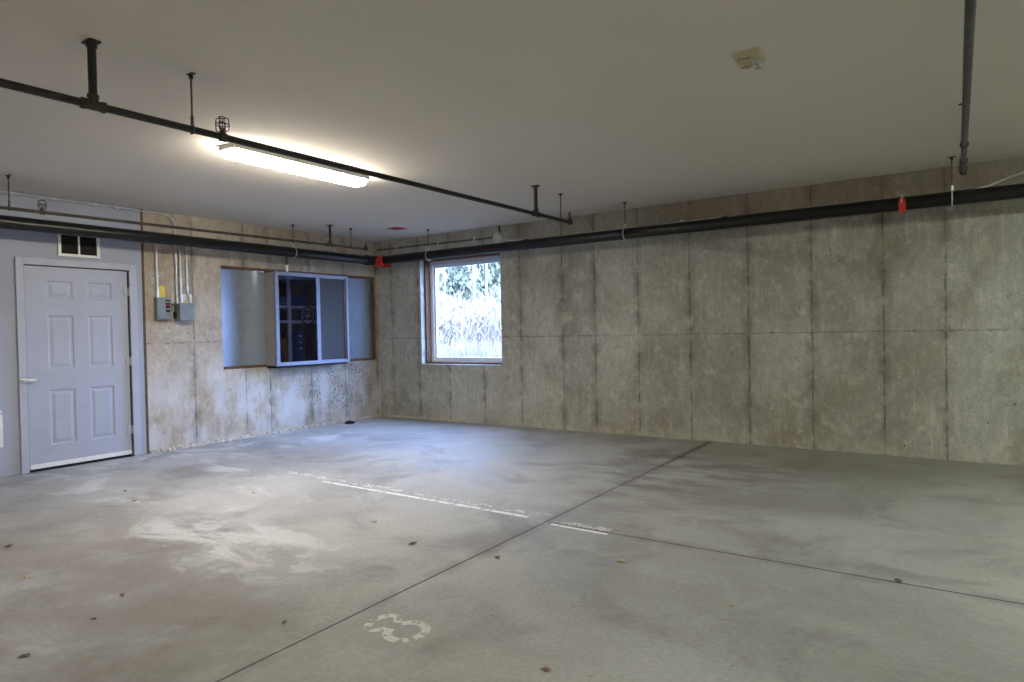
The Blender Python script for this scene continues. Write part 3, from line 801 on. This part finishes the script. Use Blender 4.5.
# ------------------------------------------------------------------ branch lines with risers and upright heads
def branch(x, y0, y1, z0, z1, r, posts, mat, postmat, label):
    zf = lambda y: z0+(z1-z0)*(y-y0)/(y1-y0)
    t = thing('sprinkler_branch_pipe', (x, y1, z1), label, 'pipe', 'sprinkler branch pipes')
    MB().tube([(x, y0, z0), (x, y1, z1)], r, 16).build('pipe_run', mat, t, True)
    for py in posts:
        z = zf(py)
        b = MB(); b.tube([(x, py-.045, zf(py-.045)), (x, py+.045, zf(py+.045))], r+.005, 16)
        for s in (-1, 1): b.tube([(x, py+s*.045-.008, z), (x, py+s*.045+.008, z)], r+.008, 16)
        b.tube([(x, py, z), (x, py, z+.045)], r+.005, 16); b.tube([(x, py, z+.036), (x, py, z+.05)], r+.008, 16)
        b.build('tee_fitting', m_iron, t, True)
        MB().tube([(x, py, z+.05), (x, py, H-.01)], r, 16).build('riser', postmat, t, True)
        b = MB(); b.box(x-.042, x+.042, py-.028, py+.028, H-.010, H-.001, .003); b.tube([(x, py, H-.01), (x, py, H-.03)], r+.005, 14)
        o = b.build('ceiling_flange', m_rusty, t, True)
    b = MB(); b.tube([(x, y1-.045, zf(y1-.045)), (x, y1+.012, z1)], r+.008, 16); b.tube([(x, y1-.012, z1-.012), (x, y1-.012, z1+.040)], r+.007, 16)
    b.build('end_elbow', m_iron, t, True)
    return zf
zf1 = branch(4.08, -9.4, -1.10, 2.418, 2.470, .0195, [-5.86, -1.80], m_branch, m_branch, 'dark branch pipe passing the fluorescent light with two ceiling risers')
zf2 = branch(.72, -9.4, -.92, 2.430, 2.488, .015, [-1.56], m_rusty, m_branch, 'rusty thin branch pipe beside the left wall above the thick pipe')
zf3 = branch(7.606, -9.4, -1.08, 2.46, 2.482, .0185, [], m_greypipe, m_branch, 'glossy grey branch pipe at right of the ceiling ending before the back wall')
b = MB(); b.tube([(7.606, -1.52, 2.481), (7.606, -1.40, 2.481)], .026, 16)
par = [o for o in bpy.data.objects if o.name.startswith('sprinkler_branch_pipe') and abs(o.location.x-7.606) < .01][0]
b.build('coupling', m_greypipe, par, True)
band(4.08, -5.36, zf1(-5.36), .0195, 'thin rod hanger on dark branch pipe just before the fluorescent light')
band(4.08, -1.30, zf1(-1.30), .0195, 'thin rod hanger near the far end of the dark branch pipe')
band(.72, -5.10, zf2(-5.10), .015, 'thin rod hanger on rusty branch pipe at the left photo edge')
band(.72, -1.20, zf2(-1.20), .015, 'thin rod hanger near the corner end of the rusty branch pipe')
band(7.606, -2.05, zf3(-2.05), .0185, 'thin rod hanger showing beside the glossy grey branch pipe')

def head(x, y, z, r, guard):
    """upright head screwed into the branch pipe nearest to x: a part with its own sub-parts"""
    br = [o for o in bpy.data.objects if o.name.startswith('sprinkler_branch_pipe') and abs(o.location.x-x) < .01][0]
    zb = z+r
    b = MB(); b.tube([(x, y, z+.004), (x, y, zb+.018)], [.013, .011], 10); b.tube([(x, y, zb+.018), (x, y, zb+.030)], .014, 6)
    for s in (-1, 1): b.tube([(x, y+s*.010, zb+.028), (x, y+s*.018, zb+.045), (x, y+s*.012, zb+.062), (x, y, zb+.070)], .0032, 6)
    b.tube([(x, y, zb+.03), (x, y, zb+.066)], .003, 6)
    t = b.build('sprinkler_head', m_rod, br, True); bpy.context.view_layer.update()
    def sub(b, name, mat, sm=False):
        o = b.build(name, mat, None, sm); o.parent = t; o.matrix_parent_inverse = Matrix.Identity(4)
    b = MB(); b.tube([(x, y, zb+.070), (x, y, zb+.073)], .019, 14); sub(b, 'deflector', m_zinc)
    if guard:
        b = MB(); q = .036
        for a in range(4):
            dx, dy = math.cos(a*math.pi/2+.6)*q, math.sin(a*math.pi/2+.6)*q
            b.tube([(x+dx*.4, y+dy*.4, zb+.008), (x+dx, y+dy, zb+.016), (x+dx*1.05, y+dy*1.05, zb+.05), (x+dx, y+dy, zb+.082), (x+dx*.5, y+dy*.5, zb+.092)], .0028, 6)
        b.ring((x, y, zb+.092), (0, 0, 1), q*.5, .0028, 14, 6); b.ring((x, y, zb+.05), (0, 0, 1), q*1.05, .0026, 16, 6)
        b.ring((x, y, zb+.009), (0, 0, 1), q*.45, .003, 14, 6)
        sub(b, 'wire_guard', m_branch, True)
        b = MB(); b.tube([(x, y-.016, z), (x, y+.016, z)], r+.007, 14); sub(b, 'mount_clamp', m_iron, True)
head(4.08, -5.18, zf1(-5.18), .0195, True)
head(4.08, -1.112, zf1(-1.11)+.02, .0195, False)
head(.72, -4.85, zf2(-4.85), .015, True)
head(.72, -.932, zf2(-.93)+.02, .015, False)
head(7.606, -1.092, zf3(-1.09)+.02, .0185, False)

# ------------------------------------------------------------------ fluorescent wraparound fixtures
def fixture(x, y0, y1, mat, label, turn=False, grp=None):
    t = thing('fluorescent_light', (x, (y0+y1)/2, H), label, 'light', grp)
    b = MB(); b.box(x-.098, x+.098, y0-.002, y1+.002, H-.044, H-.001, .006); b.build('housing', m_white, t)
    # prismatic lens: six-sided section swept along y, closed by sloping ends
    sec = [(-.086, -.044), (-.092, -.058), (-.062, -.092), (.062, -.092), (.092, -.058), (.086, -.044)]
    b = MB(); R_ = []
    ys = [(y0+.004, .80), (y0+.022, 1.0), (y1-.022, 1.0), (y1-.004, .80)]
    for (yy, s) in ys: R_.append([b.bm.verts.new((x+px*s, yy, H-.044+(pz+.044)*s)) for px, pz in sec])
    for i in range(len(ys)-1):
        for k_ in range(6): b.bm.faces.new((R_[i][k_], R_[i][(k_+1) % 6], R_[i+1][(k_+1) % 6], R_[i+1][k_]))
    b.bm.faces.new(R_[0]); b.bm.faces.new(R_[-1][::-1])
    b.build('lens', mat, t)
    if turn: t.rotation_euler = (0, 0, math.pi/2)
    return t
lens_c = lens_mat('lit_prismatic_lens_new_tube', (.92, 1.0, .87, 1), LAMP*1.0)
lens_a = lens_mat('lit_prismatic_lens', (1.0, .91, .77, 1), LAMP*1.06)
lens_b = lens_mat('lit_prismatic_lens_cool', (.92, 1.0, .87, 1), LAMP*.7)
fixture(3.03, -4.49, -3.14, lens_a, 'lit wraparound fluorescent light on the ceiling behind the dark branch pipe')
fixture(10.3, -3.4, -1.8, lens_c, 'lit fluorescent light near the right end of the back wall', True)
fixture(9.5, -7.6, -6.1, lens_b, 'lit fluorescent light beside the camera on the right')
fixture(3.6, -10.8, -9.2, lens_a, 'lit fluorescent light behind the camera on the left')

# ------------------------------------------------------------------ ceiling devices
t = thing('fire_alarm_strobe', (6.64, -3.71, H), 'cream fire alarm horn with clear strobe on the ceiling', 'fire alarm')
sx0, sx1, sy0, sy1, sz = 6.578, 6.708, -3.80, -3.625, 2.722
MB().box(sx0-.004, sx1+.004, sy0-.004, sy1+.004, sz+.012, H-.001, .003).build('back_box', m_cream, t)
MB().box(sx0, sx1, sy0, sy1, sz, sz+.016, .006).build('housing', m_cream, t)
TD = Matrix.Translation((6.630, -3.762, sz-.001))@Matrix(((1, 0, 0, 0), (0, -1, 0, 0), (0, 0, -1, 0), (0, 0, 0, 1)))
text_mesh('lettering', 'FIRE', .036, .0006, m_redplate, TD, t)
b = MB(); b.tube([(6.618, -3.675, sz), (6.618, -3.675, sz-.012)], [.036, .030], 20); b.build('horn_grille', simple('cream_grille', rgb(160, 152, 116), .6), t, True)
b = MB(); bm_ = bmesh.new(); bmesh.ops.create_uvsphere(bm_, u_segments=16, v_segments=10, radius=.024)
bm_.transform(Matrix.Translation((6.676, -3.668, sz-.012))@Matrix.Diagonal((.9, 1.3, 1.0, 1))); b.add(bm_)
o = b.build('strobe_lens', simple('clear_strobe_plastic', rgb(150, 154, 154), .15, metal=.7), t, True)
b = MB(); b.box(6.652, 6.702, -3.70, -3.634, sz-.010, sz, .004); b.build('strobe_reflector', m_zinc, t)
tag(MB().box(1.07, 1.28, -.88, -.68, H-.006, H-.0005, .002).build('ceiling_plate', m_redplate), 'small square red plate fixed flat on the ceiling near the corner', 'plate')

# ------------------------------------------------------------------ small things on the floor
bm_ = MB(); bm_.box(.215, .30, -.95, -.83, 0.001, .035, .010)
bm_.box(.225, .28, -.93, -.86, .030, .048, .008)
tag(bm_.build('rubber_block', m_rubber), 'small black rubber block on floor below the sheet metal window', 'block')

m_leafs = [simple('dry_leaf_brown', rgb(138, 104, 82), .8, var=.2, scale=60), simple('dry_leaf_tan', rgb(178, 158, 126), .8, var=.2, scale=60), simple('dry_leaf_dark', rgb(104, 92, 76), .8, var=.2, scale=60)]
def leaf(x, y, s, rz, mi, label):
    b = MB(); r = random.Random(label); s *= .75
    prof = [(0, .04), (.15, .28), (.3, .40), (.45, .30), (.55, .44), (.7, .26), (.85, .22), (1, .0)]
    th = .0015
    L, C, Rr_ = [], [], []
    for u, wd in prof:
        cz = .004+.10*s*(2*u-1)**2+.05*s*r.random()
        L.append((u*s-s/2, wd*s, cz+.28*wd*s)); C.append((u*s-s/2, 0, cz)); Rr_.append((u*s-s/2, -wd*s, cz+.20*wd*s))
    V = []
    for row in (L, C, Rr_): V.append([b.bm.verts.new(p) for p in row])
    W = []
    for row in (L, C, Rr_): W.append([b.bm.verts.new((p[0], p[1], p[2]-th)) for p in row])
    for k in range(2):
        for i in range(len(prof)-1):
            b.bm.faces.new((V[k][i], V[k+1][i], V[k+1][i+1], V[k][i+1])); b.bm.faces.new((W[k][i+1], W[k+1][i+1], W[k+1][i], W[k][i]))
    b.tube([(-s*.5, 0, C[0][2]), (-s*.72, .01*s, .003)], .0016, 5)
    zmin = min(v.co.z for v in b.bm.verts)
    for v in b.bm.verts: v.co.z -= zmin-.0005
    o = b.build('dry_leaf', m_leafs[mi]); o.location = (x, y, 0); o.rotation_euler = (0, 0, rz)
    tag(o, label, 'leaf', 'dry leaves on the floor')
for a in [(1.69, -4.66, .05, .3, 0, 'brown dry leaf on pale floor in front of the door'),
          (2.12, -4.79, .045, 1.4, 0, 'second brown dry leaf in front of the door, nearer the camera'),
          (2.73, -4.14, .05, 2.2, 1, 'tan dry leaf on floor left of where the painted line begins'),
          (3.34, -5.93, .055, .9, 1, 'tan dry leaf at the left edge of the photo'),
          (2.59, -5.78, .07, 0.1, 0, 'large dark brown leaf at the left edge, beyond the tan leaf'),
          (4.05, -5.78, .045, 2.9, 0, 'brown leaf on the brownish floor patch at lower left'),
          (4.24, -5.99, .03, .5, 2, 'tiny dark leaf on the brownish floor patch, nearer the camera'),
          (4.38, -6.31, .05, 1.2, 2, 'dark leaf in the lower left corner of the photo'),
          (5.03, -5.54, .035, 2.0, 2, 'dark leaf just left of the floor joint near the painted 8'),
          (4.23, -4.22, .06, .2, 1, 'curled tan leaf between the lime stain and the painted line'),
          (4.78, -4.42, .06, 1.1, 2, 'curled dark leaf just left of the long floor joint'),
          (5.37, -4.36, .055, 2.4, 2, 'curled dark leaf just right of the long floor joint'),
          (6.00, -4.05, .06, .8, 1, 'pale tan leaf on floor below the short painted dashes'),
          (6.25, -5.27, .045, .3, 0, 'brown leaf near the bottom edge, right of the painted 8'),
          (7.30, -3.60, .06, 1.9, 2, 'dark leaf lying on the cross joint at the right'),
          (6.68, -4.32, .035, 1.3, 1, 'tiny yellow leaf on the bare floor at lower right'),
          (7.71, -2.56, .035, .4, 1, 'tiny pale leaf on the floor at the right edge')]:
    leaf(*a)

# ------------------------------------------------------------------ outdoors beyond the picture window
m_ground = simple('dry_meadow_soil', rgb(92, 78, 58), .95, var=.2, scale=2)
m_grass = simple('dry_pale_grass', rgb(104, 90, 66), .8, var=.35, scale=5)
m_brush = simple('bare_brush_twigs', rgb(122, 106, 88), .9, var=.3, scale=6)
m_birch = simple('pale_birch_bark', rgb(150, 132, 112), .8, var=.15, scale=8)
m_bark = simple('grey_bark', rgb(78, 64, 52), .9, var=.2, scale=8)
m_ever = simple('blue_green_needles', rgb(106, 106, 82), .9, var=.25, scale=4)
b = MB()
g = []
for i in range(25):
    x = -34+i*2.2; row = []
    for j in range(26):
        y = .25+j*1.5
        row.append(b.bm.verts.new((x, y, .10+.35*min(1, max(0, (y-2)/8))+max(0, y-11)*.09+.05*math.sin(x*1.3+y))))
    g.append(row)
for i in range(24):
    for j in range(25): b.bm.faces.new((g[i][j], g[i+1][j], g[i+1][j+1], g[i][j+1]))
struct(b.build('ground_outside', m_ground), 'rough meadow ground outside the picture window')
b = MB(); rng = random.Random(11)
for _ in range(9000):
    y = .9+7.3*rng.random()**.8; cx = 1.6-(y)*.78; x = cx+(rng.random()-.5)*(3+.5*y)
    z = .08+.35*min(1, max(0, (y-2)/8)); h = (.35+.55*rng.random()); a = rng.random()*6.28; ln = .25*h*rng.random()
    wv = .006+.006*rng.random(); dx, dy = math.cos(a), math.sin(a)
    p0 = Vector((x-dy*wv, y+dx*wv, z)); p1 = Vector((x+dy*wv, y-dx*wv, z)); m0 = Vector((x+dx*ln*.4-dy*wv*.8, y+dy*ln*.4+dx*wv*.8, z+h*.6)); m1 = Vector((x+dx*ln*.4+dy*wv*.8, y+dy*ln*.4-dx*wv*.8, z+h*.6)); tp = Vector((x+dx*ln, y+dy*ln, z+h))
    v = [b.bm.verts.new(q) for q in (p0, p1, m1, m0, tp)]
    b.bm.faces.new((v[0], v[1], v[2], v[3])); b.bm.faces.new((v[3], v[2], v[4]))
tag(b.build('tall_grass', m_grass), 'tall pale dry grass outside the picture window', 'grass', kind='stuff')

def twig_cloud(b, c, rx, ry, rz, n, r, rng, leafy=0.0):
    for _ in range(n):
        a = rng.random()*6.28; u = rng.random()*2-1; q = rng.random()**.4
        s = math.sqrt(1-u*u)
        p = Vector((c[0]+rx*q*s*math.cos(a), c[1]+ry*q*s*math.sin(a), c[2]+rz*q*u))
        d = Vector((rng.random()-.5, rng.random()-.5, .3+rng.random()*.6)).normalized()*(.2+.35*rng.random())
        sd = d.cross(Vector((rng.random()-.5, rng.random()-.5, rng.random()-.5))).normalized()*r*(1+leafy*rng.random())
        v = [b.bm.verts.new(x_) for x_ in (p-sd, p+sd, p+d+sd*.4, p+d-sd*.4)]
        b.bm.faces.new(v)
bushes = [(-3.2, 9.9, 1.0, 1.5), (-5.4, 9.9, 1.05, 1.7), (-7.7, 10.0, 1.05, 1.6), (-10.0, 10.2, 1.05, 1.8), (-6.7, 12.7, 1.1, 2.1), (-9.2, 12.9, 1.1, 2.0), (-1.0, 9.7, 1.0, 1.4), (-11.8, 12.7, 1.1, 2.1)]
blab = ['bare grey shrub seen at the right of the picture window', 'bare grey shrub right of the window centre', 'bare grey shrub left of the window centre', 'bare grey shrub seen at the left of the picture window', 'tall bare shrub behind the window centre', 'tall bare shrub behind at the left of the window', 'low bare shrub at the right edge beyond the window frame', 'tall bare shrub farthest left beyond the window']
for i, (x, y, rr, hh) in enumerate(bushes):
    r_ = random.Random(50+i)
    z0 = .44+max(0, y-11)*.09
    t = thing('bare_shrub', (x, y, z0), blab[i], 'shrub', 'shrubs outside the picture window')
    b = MB(); twig_cloud(b, (x, y, z0+hh*.5), rr, rr*.7, hh*.55, 900, .012, r_, 1.5); b.build('twigs', m_brush, t)
    b = MB()
    for k_ in range(7):
        a = r_.random()*6.28; b.tube([(x+.1*math.cos(a), y+.1*math.sin(a), z0-.05), (x+.4*math.cos(a)*rr, y+.3*math.sin(a)*rr, z0+hh*.7)], [.02, .006], 5)
    b.build('stem', m_bark, t)
trees = [(-9.7, 15.2, 7.5, .05, 0), (-11.0, 16.9, 8, .045, 0), (-12.3, 15.3, 7.0, .045, 0), (-11.9, 19.0, 9, .055, 0), (-13.7, 17.4, 9, .05, 0), (-15.0, 24.0, 10, .14, 1), (-18.6, 24.5, 11, .14, 1), (-15.0, 19.5, 9, .05, 0), (-22.2, 26.0, 11, .14, 1), (-8.2, 16.6, 8, .05, 0), (-15.8, 17.1, 7.4, .04, 0), (-17.0, 20.6, 8, .05, 0), (-17.0, 29.0, 11.5, .15, 1), (-11.5, 24.2, 10, .14, 1), (-21.0, 30.5, 11.5, .14, 1)]
tl = ['slim pale birch', 'evergreen tree']
pos_ = ['in front right of the window view', 'standing second from the right beyond the window', 'in the middle front of the window view', 'behind the middle of the window view', 'left of the middle beyond the window', 'behind the right birches beyond the window', 'behind the left birches beyond the window', 'toward the left beyond the window', 'farthest left and back beyond the window', 'at the far right beyond the window', 'thinnest one left of the window centre', 'front left of the window view', 'rearmost in the middle beyond the window', 'behind the rightmost birches beyond the window', 'at the far left rear beyond the window']
for i, (x, y, hh, r, kind) in enumerate(trees):
    r_ = random.Random(90+i); z0 = .44+max(0, y-11)*.09
    t = thing('birch_tree' if kind == 0 else 'evergreen_tree', (x, y, z0), tl[kind]+' '+pos_[i], 'tree', 'trees outside the picture window')
    lean = (r_.random()-.5)*.4
    b = MB(); b.tube([(x, y, z0-.2), (x+lean*.3, y, z0+hh*.5), (x+lean, y, z0+hh)], [r, r*.75, r*.25], 8)
    if kind == 0:
        for k_ in range(14):
            zz = z0+hh*(.25+.7*r_.random()); a = r_.random()*6.28; L_ = .3+.7*r_.random(); fr_ = (zz-z0)/hh
            bx = x+lean*fr_*.9
            b.tube([(bx, y, zz), (bx+L_*.6*math.cos(a), y+L_*.6*math.sin(a), zz+L_*.7)], [r*.3, r*.08], 5)
    b.build('trunk', m_birch if kind == 0 else m_bark, t, True)
    b = MB()
    if kind == 0: twig_cloud(b, (x+lean*.6, y, z0+hh*.7), 1.0*.7, .7, hh*.34, 420, .010, r_, 1.0); b.build('twigs', m_brush, t)
    else:
        for k_ in range(9):
            f_ = k_/9; twig_cloud(b, (x+lean*f_, y, z0+hh*(.15+.85*f_)), 1.35*(1-f_)+.3, 1.35*(1-f_)+.3, hh*.075, 520, .05, r_, 2.0)
        b.build('foliage', m_ever, t)
